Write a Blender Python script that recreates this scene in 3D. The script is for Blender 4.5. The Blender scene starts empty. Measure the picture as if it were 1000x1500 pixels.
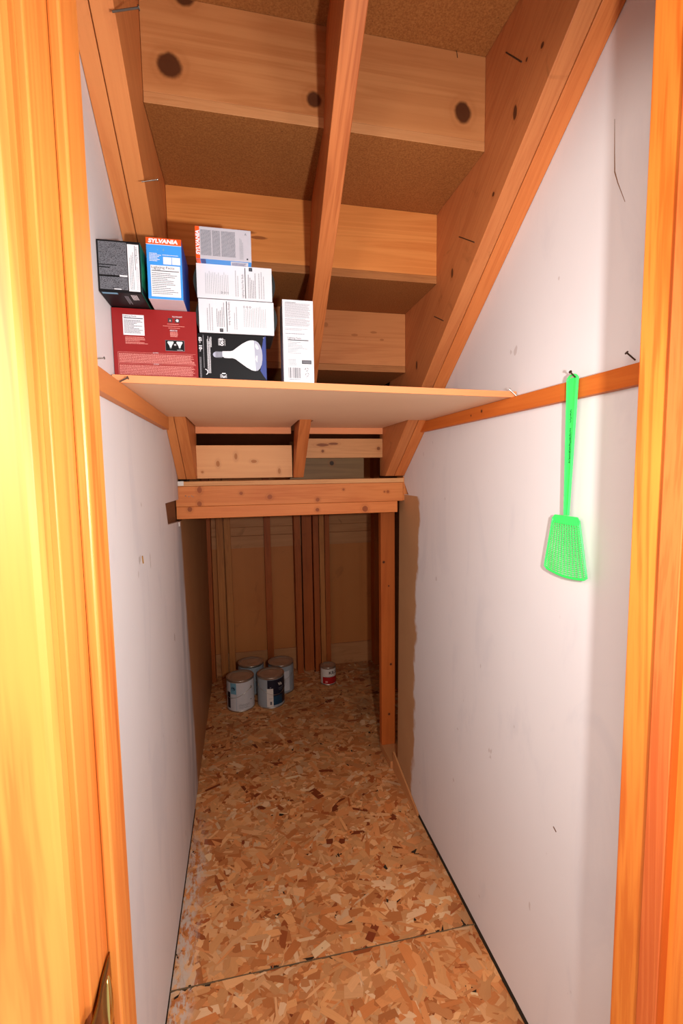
import bpy, bmesh, math, random
from mathutils import Vector, Matrix
random.seed(7)
S = bpy.context.scene
COL = S.collection

# ------------------------------------------------------------------ camera
cd = bpy.data.cameras.new('camera'); cam = bpy.data.objects.new('camera', cd); COL.objects.link(cam)
cd.sensor_fit = 'HORIZONTAL'; cd.sensor_width = 36.0; cd.lens = 672.444 / 1000 * 36
cd.clip_start = 0.01
_pit, _yaw, _rol = 0.0905973, 0.2124404, -0.0130153
_f = Vector((math.sin(_yaw)*math.cos(_pit), math.cos(_yaw)*math.cos(_pit), -math.sin(_pit)))
_r = Vector((math.cos(_yaw), -math.sin(_yaw), 0)); _u = _r.cross(_f)
_r2 = _r*math.cos(_rol) + _u*math.sin(_rol); _u2 = -_r*math.sin(_rol) + _u*math.cos(_rol)
M = Matrix((( _r2.x, _u2.x, -_f.x, 0), (_r2.y, _u2.y, -_f.y, 0), (_r2.z, _u2.z, -_f.z, 1.43), (0, 0, 0, 1)))
cam.matrix_world = M
S.camera = cam

# ------------------------------------------------------------------ world and lights
W = bpy.data.worlds.new('world'); S.world = W; W.use_nodes = True
W.node_tree.nodes['Background'].inputs[0].default_value = (1.0, 0.93, 0.90, 1)
W.node_tree.nodes['Background'].inputs[1].default_value = 0.72
def area(name, loc, target, size, power, color):
    l = bpy.data.lights.new(name, 'AREA'); l.shape = 'DISK'; l.size = size; l.energy = power; l.color = color
    o = bpy.data.objects.new(name, l); COL.objects.link(o); o.location = loc
    o.rotation_euler = (Vector(target)-Vector(loc)).to_track_quat('-Z', 'Y').to_euler()
    return o
area('camera_flash', (0.197, 0.064, 1.44), (0.25, 2.0, 1.45), 0.03, 12.5, (1.0, 0.98, 0.965))
area('fill_light_right', (1.05, -0.55, 1.15), (0.0, 0.9, 0.7), 0.7, 17.0, (1.0, 0.95, 0.90))  # unseen fill added to brighten the left wall through the doorway
area('fill_light_left', (-0.75, -0.55, 1.7), (0.45, 0.6, 1.3), 0.8, 33.0, (1.0, 0.89, 0.80))  # unseen fill added to lift the flash-shadowed strip of the right wall
S.view_settings.view_transform = 'Standard'; S.view_settings.look = 'None'
S.view_settings.gamma = 1.0; S.view_settings.use_curve_mapping = False
S.view_settings.exposure = -0.12

# ------------------------------------------------------------------ material helpers
def s2l(c):
    return tuple(((v/255)/12.92 if v/255 <= .04045 else ((v/255+.055)/1.055)**2.4) for v in c) + (1,)
class NT:
    def __init__(s, name, rough=.6, spec=.3, metal=0):
        s.m = bpy.data.materials.new(name); s.m.use_nodes = True; s.t = s.m.node_tree; s.n = s.t.nodes
        s.b = s.n['Principled BSDF']; s.b.inputs['Roughness'].default_value = rough
        s.b.inputs['Specular IOR Level'].default_value = spec; s.b.inputs['Metallic'].default_value = metal
    def add(s, t, **k):
        n = s.n.new(t)
        for a, v in k.items(): setattr(n, a, v)
        return n
    def l(s, a, b): s.t.links.new(a, b)
    def math(s, op, a, b=None, c=None, clamp=False):
        n = s.n.new('ShaderNodeMath'); n.operation = op; n.use_clamp = clamp
        for i, v in enumerate((a, b, c)):
            if v is None: continue
            if isinstance(v, (int, float)): n.inputs[i].default_value = v
            else: s.l(v, n.inputs[i])
        return n.outputs[0]
    def mix(s, f, a, b, mode='MIX'):
        n = s.n.new('ShaderNodeMix'); n.data_type = 'RGBA'; n.blend_type = mode
        for i, v in ((0, f), (6, a), (7, b)):
            if isinstance(v, (int, float)): n.inputs[i].default_value = v
            elif isinstance(v, tuple): n.inputs[i].default_value = v
            else: s.l(v, n.inputs[i])
        return n.outputs[2]
    def noise(s, vec, scale, detail=4, rough=.55, dist=0):
        n = s.n.new('ShaderNodeTexNoise'); n.inputs['Scale'].default_value = scale; n.inputs['Detail'].default_value = detail
        n.inputs['Roughness'].default_value = rough; n.inputs['Distortion'].default_value = dist
        if vec is not None: s.l(vec, n.inputs['Vector'])
        return n.outputs['Fac']
    def ramp(s, f, stops, interp='LINEAR'):
        n = s.n.new('ShaderNodeValToRGB'); e = n.color_ramp.elements; n.color_ramp.interpolation = interp
        while len(e) < len(stops): e.new(.5)
        for i, (p, c) in enumerate(stops):
            e[i].position = p; e[i].color = c if isinstance(c, tuple) else (c, c, c, 1)
        s.l(f, n.inputs[0]); return n.outputs[0]
    def sstep(s, v, a, b):
        n = s.n.new('ShaderNodeMapRange'); n.interpolation_type = 'SMOOTHSTEP'
        s.l(v, n.inputs[0]); n.inputs[1].default_value = a; n.inputs[2].default_value = b
        return n.outputs[0]
    def pos(s): return s.n.new('ShaderNodeNewGeometry').outputs['Position']
    def vmath(s, op, a, b=None):
        n = s.n.new('ShaderNodeVectorMath'); n.operation = op
        for i, v in enumerate((a, b)):
            if v is None: continue
            if isinstance(v, tuple): n.inputs[i].default_value = v
            else: s.l(v, n.inputs[i])
        return n.outputs[1] if op in ('LENGTH', 'DISTANCE', 'DOT_PRODUCT') else n.outputs[0]
    def bump(s, h, st=.2, d=.002):
        n = s.n.new('ShaderNodeBump'); n.inputs['Strength'].default_value = st; n.inputs['Distance'].default_value = d
        s.l(h, n.inputs['Height']); s.l(n.outputs[0], s.b.inputs['Normal'])
def flat(name, c, rough=.6, spec=.3, metal=0, var=.06):
    """plain colour with a faint mottling"""
    k = NT(name, rough, spec, metal)
    c = s2l(c); f = k.noise(k.pos(), 60, 3)
    d = tuple(v*(1-var*2) for v in c[:3]) + (1,)
    k.l(k.mix(f, c, d), k.b.inputs['Base Color']); return k.m
def wood(name, light, dark, axis='X', rough=.55, spec=.25, knots=(), fine=.25, across=16.0, ringy=.5, knotcol=(70, 32, 16), bump=.12, halo=.35, stains=0):
    """grain runs along axis; knots = (x, y, z, radius, squash vector) in scene coordinates"""
    k = NT(name, rough, spec)
    P = k.pos()
    rnd = k.add('ShaderNodeObjectInfo').outputs['Random']
    cb = k.add('ShaderNodeCombineXYZ')
    for i, q in enumerate((37.0, 17.3, 53.1)): k.l(k.math('MULTIPLY', rnd, q), cb.inputs[i])
    Q = k.vmath('ADD', P, cb.outputs[0])
    ax = 'XYZ'.index(axis) if axis in 'XYZ' else -1
    if ax < 0:   # sloping grain in the Y-Z plane
        mp0 = k.add('ShaderNodeMapping'); mp0.inputs['Rotation'].default_value = (math.atan(.744), 0, 0); k.l(Q, mp0.inputs['Vector']); Q = mp0.outputs[0]; ax = 1
    sc = [across]*3; sc[ax] = across*.055
    v1 = k.vmath('MULTIPLY', Q, tuple(sc))
    n1 = k.noise(v1, 1.0, 5, .6, .7)
    # growth rings
    rings = k.math('SINE', k.math('MULTIPLY', n1, 46.0))
    rings = k.math('MULTIPLY_ADD', rings, .5, .5)
    sc = [220.0]*3; sc[ax] = 6.0
    n2 = k.noise(k.vmath('MULTIPLY', Q, tuple(sc)), 1.0, 3, .6)
    big = k.noise(Q, 2.3, 3)
    f = k.math('ADD', k.math('MULTIPLY', rings, ringy*.6), k.math('MULTIPLY', n1, 1.0-ringy*.6))
    f = k.math('ADD', k.math('MULTIPLY', f, 1-fine), k.math('MULTIPLY', n2, fine))
    f = k.math('ADD', f, k.math('MULTIPLY', k.math('SUBTRACT', big, .5), .7))
    colr = k.ramp(f, [(.12, s2l(light)), (.55, tuple((a*.62+b*.38) for a, b in zip(s2l(light), s2l(dark)))), (.95, s2l(dark))])
    if stains:
        st = k.sstep(k.noise(Q, 5.0, 5, .65, 1.5), .60, .72)
        colr = k.mix(k.math('MULTIPLY', st, stains), colr, s2l((110, 62, 30)))
    for kn in knots:
        x, y, z, r = kn[:4]; sq = kn[4] if len(kn) > 4 else (1, 1, 1)
        d = k.vmath('LENGTH', k.vmath('MULTIPLY', k.vmath('SUBTRACT', P, (x, y, z)), tuple(q/r for q in sq)))
        d = k.math('ADD', d, k.math('MULTIPLY', k.math('SUBTRACT', k.noise(P, 45, 2), .5), .45))
        h = k.math('MULTIPLY', k.sstep(d, 2.6, .9), halo)
        rg = k.math('MULTIPLY_ADD', k.math('SINE', k.math('MULTIPLY', d, 9.0)), .25, .75)
        colr = k.mix(k.math('MULTIPLY', h, rg), colr, s2l((150, 80, 35)))
        colr = k.mix(k.math('MULTIPLY', k.sstep(d, 1.2, .76), .92), colr, s2l(knotcol))
    k.l(colr, k.b.inputs['Base Color'])
    k.bump(k.math('ADD', n2, k.math('MULTIPLY', rings, .5)), bump, .0015)
    return k.m

# ------------------------------------------------------------------ mesh helpers
def thing(name, label, cat, loc=(0, 0, 0), group=None, kind=None):
    o = bpy.data.objects.new(name, None); COL.objects.link(o); o.location = loc; o.empty_display_size = .05
    if label: o['label'] = label
    if cat: o['category'] = cat
    if group: o['group'] = group
    if kind: o['kind'] = kind
    return o
def wloc(o):
    v = Vector((0, 0, 0))
    while o is not None: v += o.location; o = o.parent
    return v
def obj(name, bm, mats, parent=None, label=None, cat=None, group=None, kind=None, smooth=False, bevel=0, base=None):
    """bm holds scene coordinates; links ONE mesh object"""
    org = wloc(parent) if parent else Vector((0, 0, 0))
    if base is not None: org = Vector(base)
    bmesh.ops.recalc_face_normals(bm, faces=bm.faces)
    if org.length: bmesh.ops.translate(bm, verts=bm.verts, vec=-org)
    me = bpy.data.meshes.new(name); bm.to_mesh(me); bm.free()
    for m in (mats if isinstance(mats, (list, tuple)) else [mats]): me.materials.append(m)
    if smooth:
        for p in me.polygons: p.use_smooth = True
    o = bpy.data.objects.new(name, me); COL.objects.link(o)
    if parent: o.parent = parent
    if base is not None: o.location = org - (wloc(parent) if parent else Vector((0, 0, 0)))
    if bevel:
        b = o.modifiers.new('bevel', 'BEVEL'); b.width = bevel; b.segments = 2; b.limit_method = 'ANGLE'
        b.harden_normals = False
    if label: o['label'] = label
    if cat: o['category'] = cat
    if group: o['group'] = group
    if kind: o['kind'] = kind
    return o
def B(): return bmesh.new()
def box(bm, x0, x1, y0, y1, z0, z1, mi=0):
    vs = [bm.verts.new(p) for p in ((x0,y0,z0),(x1,y0,z0),(x1,y1,z0),(x0,y1,z0),(x0,y0,z1),(x1,y0,z1),(x1,y1,z1),(x0,y1,z1))]
    for q in ((0,3,2,1),(4,5,6,7),(0,1,5,4),(1,2,6,5),(2,3,7,6),(3,0,4,7)):
        f = bm.faces.new([vs[i] for i in q]); f.material_index = mi
    return bm
def hexa(bm, pts, mi=0):
    """8 points: bottom loop 0-3, top loop 4-7"""
    vs = [bm.verts.new(p) for p in pts]
    for q in ((0,3,2,1),(4,5,6,7),(0,1,5,4),(1,2,6,5),(2,3,7,6),(3,0,4,7)):
        f = bm.faces.new([vs[i] for i in q]); f.material_index = mi
    return bm
def prism(bm, pts, axis, a, b, mi=0, skew=None):
    """polygon in the other two axes (cyclic x,y,z order kept) pushed from a to b along axis"""
    def mk(p, v):
        if axis == 'X': return (v, p[0], p[1])
        if axis == 'Y': return (p[0], v, p[1])
        return (p[0], p[1], v)
    A = [bm.verts.new(mk(p, a if skew is None else a+skew(p))) for p in pts]
    Bv = [bm.verts.new(mk(p, b if skew is None else b+skew(p))) for p in pts]
    f1 = bm.faces.new(A); f2 = bm.faces.new(Bv); f1.material_index = f2.material_index = mi
    n = len(pts)
    for i in range(n):
        f = bm.faces.new((A[i], A[(i+1) % n], Bv[(i+1) % n], Bv[i])); f.material_index = mi
    f1.normal_update(); f2.normal_update()
    bmesh.ops.triangulate(bm, faces=[f1, f2], ngon_method='EAR_CLIP')
    return bm
def tube(bm, pts, r, n=8, mi=0, caps=True):
    pts = [Vector(p) for p in pts]; rings = []; ref = None
    rr = r if isinstance(r, (list, tuple)) else [r]*len(pts)
    for i, p in enumerate(pts):
        d = (pts[min(i+1, len(pts)-1)] - pts[max(i-1, 0)]).normalized()
        if ref is None: ref = d.orthogonal().normalized()
        u = (ref - d*ref.dot(d)).normalized(); ref = u; w = d.cross(u)
        rings.append([bm.verts.new(p + (u*math.cos(2*math.pi*k/n) + w*math.sin(2*math.pi*k/n))*rr[i]) for k in range(n)])
    for a, b in zip(rings, rings[1:]):
        for k in range(n):
            f = bm.faces.new((a[k], a[(k+1) % n], b[(k+1) % n], b[k])); f.material_index = mi
    if caps:
        for q in (rings[0], rings[-1]):
            f = bm.faces.new(q); f.material_index = mi
    return bm
def lathe(bm, prof, c, n=48, mi=0, a0=0, a1=2*math.pi, off=0):
    full = abs(a1-a0-2*math.pi) < 1e-6; m = n if full else n+1; rings = []
    for r, z in prof:
        rings.append([bm.verts.new((c[0]+r*math.cos(a0+(a1-a0)*k/n), c[1]+r*math.sin(a0+(a1-a0)*k/n), c[2]+z)) for k in range(m)])
    for a, b in zip(rings, rings[1:]):
        for k in range(n if full else n):
            f = bm.faces.new((a[k], a[(k+1) % m], b[(k+1) % m], b[k])); f.material_index = mi; f.smooth = True
    return bm
def nail(bm, a, b, r=.0014):
    a, b = Vector(a), Vector(b); d = (b-a).normalized()
    tube(bm, [a, b], r, 8); tube(bm, [b-d*.0006, b+d*.0008], r*2.3, 10); return bm
_tc = {}
def text(bm, txt, M4, size, mi=0, width=None, bold=0.0, shear=0.0):
    """adds the outline of a word as flat faces; M4 maps text plane to the scene"""
    cu = bpy.data.curves.new('t', 'FONT'); cu.body = txt; cu.size = size; cu.align_x = 'CENTER'; cu.align_y = 'CENTER'
    cu.offset = bold; cu.shear = shear; cu.resolution_u = 3
    o = bpy.data.objects.new('t', cu); COL.objects.link(o)
    dg = bpy.context.evaluated_depsgraph_get(); me = bpy.data.meshes.new_from_object(o.evaluated_get(dg))
    t = bmesh.new(); t.from_mesh(me)
    if width and t.verts:
        xs = [v.co.x for v in t.verts]; w = max(xs)-min(xs); c = (max(xs)+min(xs))/2
        for v in t.verts: v.co.x = (v.co.x-c)*width/w
    bmesh.ops.transform(t, matrix=M4, verts=t.verts)
    for f in t.faces: f.material_index = mi
    tmp = bpy.data.meshes.new('t'); t.to_mesh(tmp); t.free(); bm.from_mesh(tmp)
    bpy.data.objects.remove(o); bpy.data.meshes.remove(me); bpy.data.meshes.remove(tmp); bpy.data.curves.remove(cu)

# ------------------------------------------------------------------ materials
def wallpaint(name, side):
    k = NT(name, .55, .3); P = k.pos(); sep = k.add('ShaderNodeSeparateXYZ'); k.l(P, sep.inputs[0])
    x, y, z = sep.outputs
    base = k.mix(k.noise(P, 1.7, 4), s2l((224, 219, 219)), s2l((212, 205, 205)))
    # brushed, thin coat near the far end
    sm = k.noise(k.vmath('MULTIPLY', P, (3, 3, 1.1)), 2.2, 5, .6, .8)
    base = k.mix(k.math('MULTIPLY', k.sstep(sm, .52, .68), .22), base, s2l((186, 184, 192)))
    if side == 'R':
        # scuffs, specks
        sp = k.sstep(k.noise(k.vmath('MULTIPLY', P, (1, 1, .6)), 26, 2, .5), .735, .76)
        base = k.mix(k.math('MULTIPLY', sp, .35), base, s2l((150, 120, 110)))
        ed = k.math('ADD', y, k.math('MULTIPLY', k.math('SUBTRACT', k.noise(P, 7, 4, .6), .5), .12))
        ed = k.math('ADD', ed, k.math('MULTIPLY', k.math('SUBTRACT', z, 1.32), .055))
        m = k.math('MULTIPLY', k.sstep(ed, 1.672, 1.70), k.sstep(z, 1.3245, 1.3235))
        tan = k.mix(k.noise(P, 6, 3), s2l((190, 146, 104)), s2l((176, 130, 90)))
        base = k.mix(m, base, tan)
    else:
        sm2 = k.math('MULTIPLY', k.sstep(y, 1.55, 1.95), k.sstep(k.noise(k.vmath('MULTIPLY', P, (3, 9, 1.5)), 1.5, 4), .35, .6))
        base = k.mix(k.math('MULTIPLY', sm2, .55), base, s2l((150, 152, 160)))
        ed = k.math('ADD', y, k.math('MULTIPLY', k.math('SUBTRACT', k.noise(P, 6, 4, .6), .5), .07))
        ed = k.math('ADD', ed, k.math('MULTIPLY', k.math('SUBTRACT', z, 1.2), .17))
        m = k.sstep(ed, 1.84, 1.90)
        tan = k.mix(k.noise(P, 5, 3), s2l((182, 132, 88)), s2l((160, 108, 66)))
        base = k.mix(m, base, tan)
        sp = k.sstep(k.noise(k.vmath('MULTIPLY', P, (1, 1, .5)), 19, 2, .5), .745, .77)
        base = k.mix(k.math('MULTIPLY', sp, .4), base, s2l((130, 100, 80)))
    k.l(base, k.b.inputs['Base Color'])
    k.bump(k.noise(P, 160, 3), .06, .001); return k.m
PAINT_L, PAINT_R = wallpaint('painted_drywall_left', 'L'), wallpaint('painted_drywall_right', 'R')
HALLPAINT = flat('hall_paint', (214, 200, 188), .6, .25, var=.02)
GYP = flat('gypsum', (222, 216, 208), .9, .1)
CONC = flat('subfloor', (58, 50, 42), .9, .1)
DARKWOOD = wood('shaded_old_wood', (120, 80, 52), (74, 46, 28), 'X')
sxz = (1, .2, 1)
RISER = {}
RISER[0] = wood('pine_riser_top', (232, 180, 130), (206, 142, 92), 'X', knots=[(-.083, .79, 2.40, .02, sxz)])
RISER[1] = wood('pine_riser_knotty', (208, 142, 88), (170, 98, 50), 'X', across=9, ringy=.6,
                knots=[(-.117, 1.062, 2.256, .0235, sxz), (.18, 1.062, 2.234, .0165, sxz), (.531, 1.062, 2.258, .020, (1, .2, .85)), (-.083, 1.062, 2.392, .02, sxz)], halo=.28)
RISER[2] = wood('pine_riser_warm', (230, 150, 80), (192, 104, 44), 'X', across=11, ringy=.6,
                knots=[(.02, 1.336, 2.078, .011, (.3, .2, 1.9)), (.066, 1.336, 2.066, .007, (.3, .2, 1.6))], knotcol=(150, 84, 40), halo=.0)
RISER[3] = wood('pine_riser_pale', (206, 136, 82), (168, 94, 50), 'X', across=11, ringy=.6,
                knots=[(.40, 1.60, 1.90, .007, (.6, .2, 1.6)), (.47, 1.60, 1.912, .006, (.5, .2, 1.5)), (.50, 1.60, 1.888, .005, (.6, .2, 1.4)), (.44, 1.60, 1.892, .004), (.30, 1.60, 1.93, .008, sxz)], knotcol=(166, 100, 56), halo=.0)
RISER[4] = wood('pine_riser_low', (200, 146, 98), (160, 104, 64), 'X')
STRG = wood('stringer_fir', (208, 124, 66), (172, 84, 36), 'slope', across=20, ringy=.55, fine=.3)
STRG_R = wood('stringer_fir_right', (198, 124, 72), (166, 88, 46), 'slope', across=20, ringy=.5, fine=.3, stains=.35,
              knots=[(.588, .938, 2.177, .013, (.2, 1.8, .9)), (.588, 1.231, 1.971, .010, (.2, 1.5, .8)), (.588, 1.495, 1.779, .011, (.2, 1.6, .8)),
                     (.588, .85, 2.235, .005), (.588, 1.02, 2.06, .005), (.588, .90, 2.25, .004)])
STRG_C = wood('stringer_fir_centre', (202, 120, 66), (154, 76, 34), 'slope', across=15, ringy=.9, fine=.3)
STRG_L = wood('stringer_fir_left', (210, 134, 76), (176, 94, 46), 'slope', across=14, ringy=.5, fine=.3, stains=.25)
HEAD = wood('header_fir', (220, 138, 76), (184, 94, 42), 'X', across=13, ringy=.4,
            knots=[(-.161, 1.85, 1.362, .009, (1, .2, .7)), (-.163, 1.85, 1.308, .009, (1, .2, .9)), (-.004, 1.85, 1.345, .007, sxz), (.107, 1.85, 1.328, .010, sxz),
                   (.30, 1.85, 1.312, .008, sxz), (.409, 1.85, 1.351, .005, sxz), (.60, 1.85, 1.338, .006, sxz), (.585, 1.85, 1.338, .004, sxz)], knotcol=(150, 76, 36), halo=.4)
HEAD2 = wood('header_fir_lower', (220, 134, 72), (184, 90, 40), 'X', across=13, ringy=.4,
             knots=[(-.20, 1.85, 1.287, .009, sxz), (.299, 1.85, 1.27, .008, sxz), (.501, 1.85, 1.268, .012, sxz)], knotcol=(142, 70, 32), halo=.4)
PLY = wood('plywood_edge', (222, 164, 108), (180, 116, 66), 'X', across=60, fine=.6)
BLOCK = wood('pale_blocking', (236, 176, 120), (212, 144, 90), 'X', across=10, ringy=.35,
             knots=[(-.02, 1.88, 1.49, .010, (1.6, .2, .8)), (-.09, 1.88, 1.462, .007, (1, .2, .6)), (.05, 1.88, 1.47, .008, (.7, .2, 1.3)), (.15, 1.88, 1.43, .009, (1.6, .2, .8)),
                    (-.15, 1.88, 1.43, .005, sxz)], knotcol=(176, 110, 58), halo=.25)
BLOCK2 = wood('aged_blocking', (206, 148, 96), (164, 106, 62), 'X', across=14, knots=[(.33, 1.88, 1.535, .009, (.35, .2, 1.4)), (.375, 1.88, 1.54, .008, (.4, .2, 1.6)), (.57, 1.88, 1.52, .008, sxz), (.33, 1.88, 1.51, .006, sxz)], knotcol=(120, 66, 34))
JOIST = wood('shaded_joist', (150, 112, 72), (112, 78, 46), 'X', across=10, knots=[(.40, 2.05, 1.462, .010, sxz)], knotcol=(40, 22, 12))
STUD = wood('stud_fir', (186, 98, 42), (140, 62, 20), 'Z', across=18, ringy=.5, fine=.3, stains=.3)
STUDP = wood('stud_pale', (206, 134, 70), (160, 88, 40), 'Z', across=18, ringy=.6, fine=.3, stains=.2)
POST = wood('post_fir', (202, 106, 44), (166, 74, 24), 'Z', across=12, ringy=.3, knots=[(.69, 2.12, .86, .004), (.665, 2.12, .98, .006), (.70, 2.12, .46, .006), (.69, 2.12, .20, .006)])
SHEATH = wood('sheathing', (206, 130, 68), (178, 102, 46), 'Z', across=4, ringy=.05, fine=.1, stains=.2)
PLATE = wood('plate_fir', (206, 144, 92), (168, 104, 60), 'X', across=10, ringy=.4, stains=.35)
SHELFW = wood('shelf_pine_edge', (232, 152, 100), (214, 128, 78), 'X', across=14, ringy=.15, knots=[(.60, 1.04, 1.608, .0022), (.02, .98, 1.606, .0025)], fine=.2)
RAILW = wood('rail_fir', (206, 112, 44), (176, 80, 24), 'Y', across=16, ringy=.3, fine=.2, knots=[(.655, 1.18, 1.588, .0045), (.655, 1.24, 1.583, .003)])
RAILL = wood('rail_fir_left', (208, 130, 72), (184, 102, 48), 'Y', across=16, ringy=.3, fine=.2)
STRIP = wood('tan_strip', (206, 144, 92), (182, 116, 66), 'Y', across=16, ringy=.2)
def particle():
    k = NT('particle_board', .8, .15); P = k.pos()
    a = k.noise(P, 260, 3, .6); b = k.noise(P, 3, 3)
    c = k.ramp(a, [(.3, s2l((138, 84, 42))), (.5, s2l((156, 98, 50))), (.72, s2l((176, 116, 64)))])
    c = k.mix(k.math('MULTIPLY', k.sstep(b, .45, .7), .3), c, s2l((130, 78, 38)))
    sp = k.sstep(k.noise(P, 130, 2), .69, .73); c = k.mix(k.math('MULTIPLY', sp, .55), c, s2l((70, 36, 16)))
    k.l(c, k.b.inputs['Base Color']); k.bump(a, .35, .0015); return k.m
PART = particle()
EDGE1 = wood('tread_edge_pine', (212, 150, 98), (178, 112, 64), 'X', across=50, fine=.5)
EDGE2 = wood('tread_edge_rough', (186, 122, 70), (128, 74, 38), 'X', across=90, fine=.6)
def mdf():
    k = NT('hardboard_underside', .5, .25); P = k.pos()
    c = k.mix(k.noise(P, 3, 4), s2l((236, 198, 164)), s2l((224, 180, 146)))
    sp = k.sstep(k.noise(P, 70, 2), .73, .75); c = k.mix(k.math('MULTIPLY', sp, .5), c, s2l((236, 196, 160)))
    k.l(c, k.b.inputs['Base Color']); return k.m
MDF = mdf()
def jambmat(name, lightc, darkc, sc):
    return wood(name, lightc, darkc, 'Z', rough=.38, spec=.45, across=sc, ringy=.75, fine=.15, bump=.05)
OAK_L = jambmat('varnished_oak_left', (204, 124, 54), (162, 72, 20), 10)
OAK_R = jambmat('varnished_oak_right', (212, 124, 46), (172, 70, 14), 12)
OAK_S = jambmat('varnished_oak_stop', (196, 100, 46), (172, 74, 28), 30)
BRASS = flat('brass', (146, 96, 36), .25, .5, 1.0)
BRASSD = flat('brass_hole', (60, 38, 16), .5, .3, .6)
STEEL = flat('nail_steel', (120, 112, 104), .35, .5, .9)
RUST = flat('nail_dark', (80, 62, 50), .5, .4, .7)

# ------------------------------------------------------------------ SETTING
XL, XR = -.2385, .673
def struct(name, bm, m, **k): return obj(name, bm, m, kind='structure', **k)

# floor: dark base, two boards with their strands
floor = struct('floor', box(B(), -.36, 1.0, .30, 3.36, -.05, -.012), CONC)
def flakemat():
    k = NT('wood_strands', .62, .25); P = k.pos()
    at = k.add('ShaderNodeVertexColor', layer_name='tone').outputs[0]
    at2 = k.add('ShaderNodeAttribute', attribute_name='dir').outputs['Vector']
    sp = k.add('ShaderNodeSeparateXYZ'); k.l(at2, sp.inputs[0]); ps = k.add('ShaderNodeSeparateXYZ'); k.l(P, ps.inputs[0])
    u = k.math('ADD', k.math('MULTIPLY', ps.outputs[0], sp.outputs[0]), k.math('MULTIPLY', ps.outputs[1], sp.outputs[1]))
    v = k.math('SUBTRACT', k.math('MULTIPLY', ps.outputs[0], sp.outputs[1]), k.math('MULTIPLY', ps.outputs[1], sp.outputs[0]))
    cb = k.add('ShaderNodeCombineXYZ'); k.l(k.math('MULTIPLY', u, 35.0), cb.inputs[0]); k.l(k.math('MULTIPLY', v, 600.0), cb.inputs[1]); k.l(k.math('MULTIPLY', sp.outputs[2], 50.0), cb.inputs[2])
    g = k.noise(cb.outputs[0], 1.0, 2)
    c = k.mix(k.math('MULTIPLY', g, .24), at, s2l((140, 72, 32)))
    c = k.mix(k.math('MULTIPLY', k.sstep(k.noise(P, 2.2, 3), .45, .7), .16), c, s2l((150, 70, 30)))
    # paint smears and spatter along the left wall
    ex = k.math('ADD', ps.outputs[0], k.math('MULTIPLY', k.math('SUBTRACT', k.noise(P, 9, 3), .5), .09))
    w = k.math('MULTIPLY', k.sstep(ex, -.155, -.205), k.sstep(k.noise(k.vmath('MULTIPLY', P, (60, 22, 1)), 1, 4, .7), .43, .56))
    w = k.math('MULTIPLY', w, k.sstep(ps.outputs[1], 2.0, 1.5))
    c = k.mix(k.math('MULTIPLY', w, .9), c, s2l((214, 196, 180)))
    dots = k.sstep(k.noise(P, 42, 1), .80, .815)
    c = k.mix(k.math('MULTIPLY', dots, .9), c, s2l((226, 208, 190)))
    dk = k.sstep(k.noise(k.vmath('ADD', P, (5, 3, 0)), 60, 1), .79, .81)
    c = k.mix(k.math('MULTIPLY', dk, .8), c, s2l((70, 34, 16)))
    # trodden grey dirt in front of the right wall
    d2 = k.math('MULTIPLY', k.sstep(ps.outputs[0], .56, .66), k.sstep(k.noise(P, 5, 3), .35, .6))
    c = k.mix(k.math('MULTIPLY', d2, .35), c, s2l((120, 84, 56)))
    k.l(c, k.b.inputs['Base Color']); k.bump(g, .12, .0008); return k.m
FLAKE = flakemat()
OSBE = flat('board_edge', (62, 48, 36), .8, .15)  # board colour darkened so the open wall joints read as shadow gaps
def seam(x, o=0): return 1.2235 - .016*(x+.24) + o
TONES = [((240, 178, 120), 20), ((234, 166, 104), 28), ((226, 150, 90), 26), ((216, 134, 74), 18), ((202, 122, 66), 9), ((176, 92, 46), 3.5), ((130, 58, 28), 1.1), ((248, 200, 150), 7)]
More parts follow.
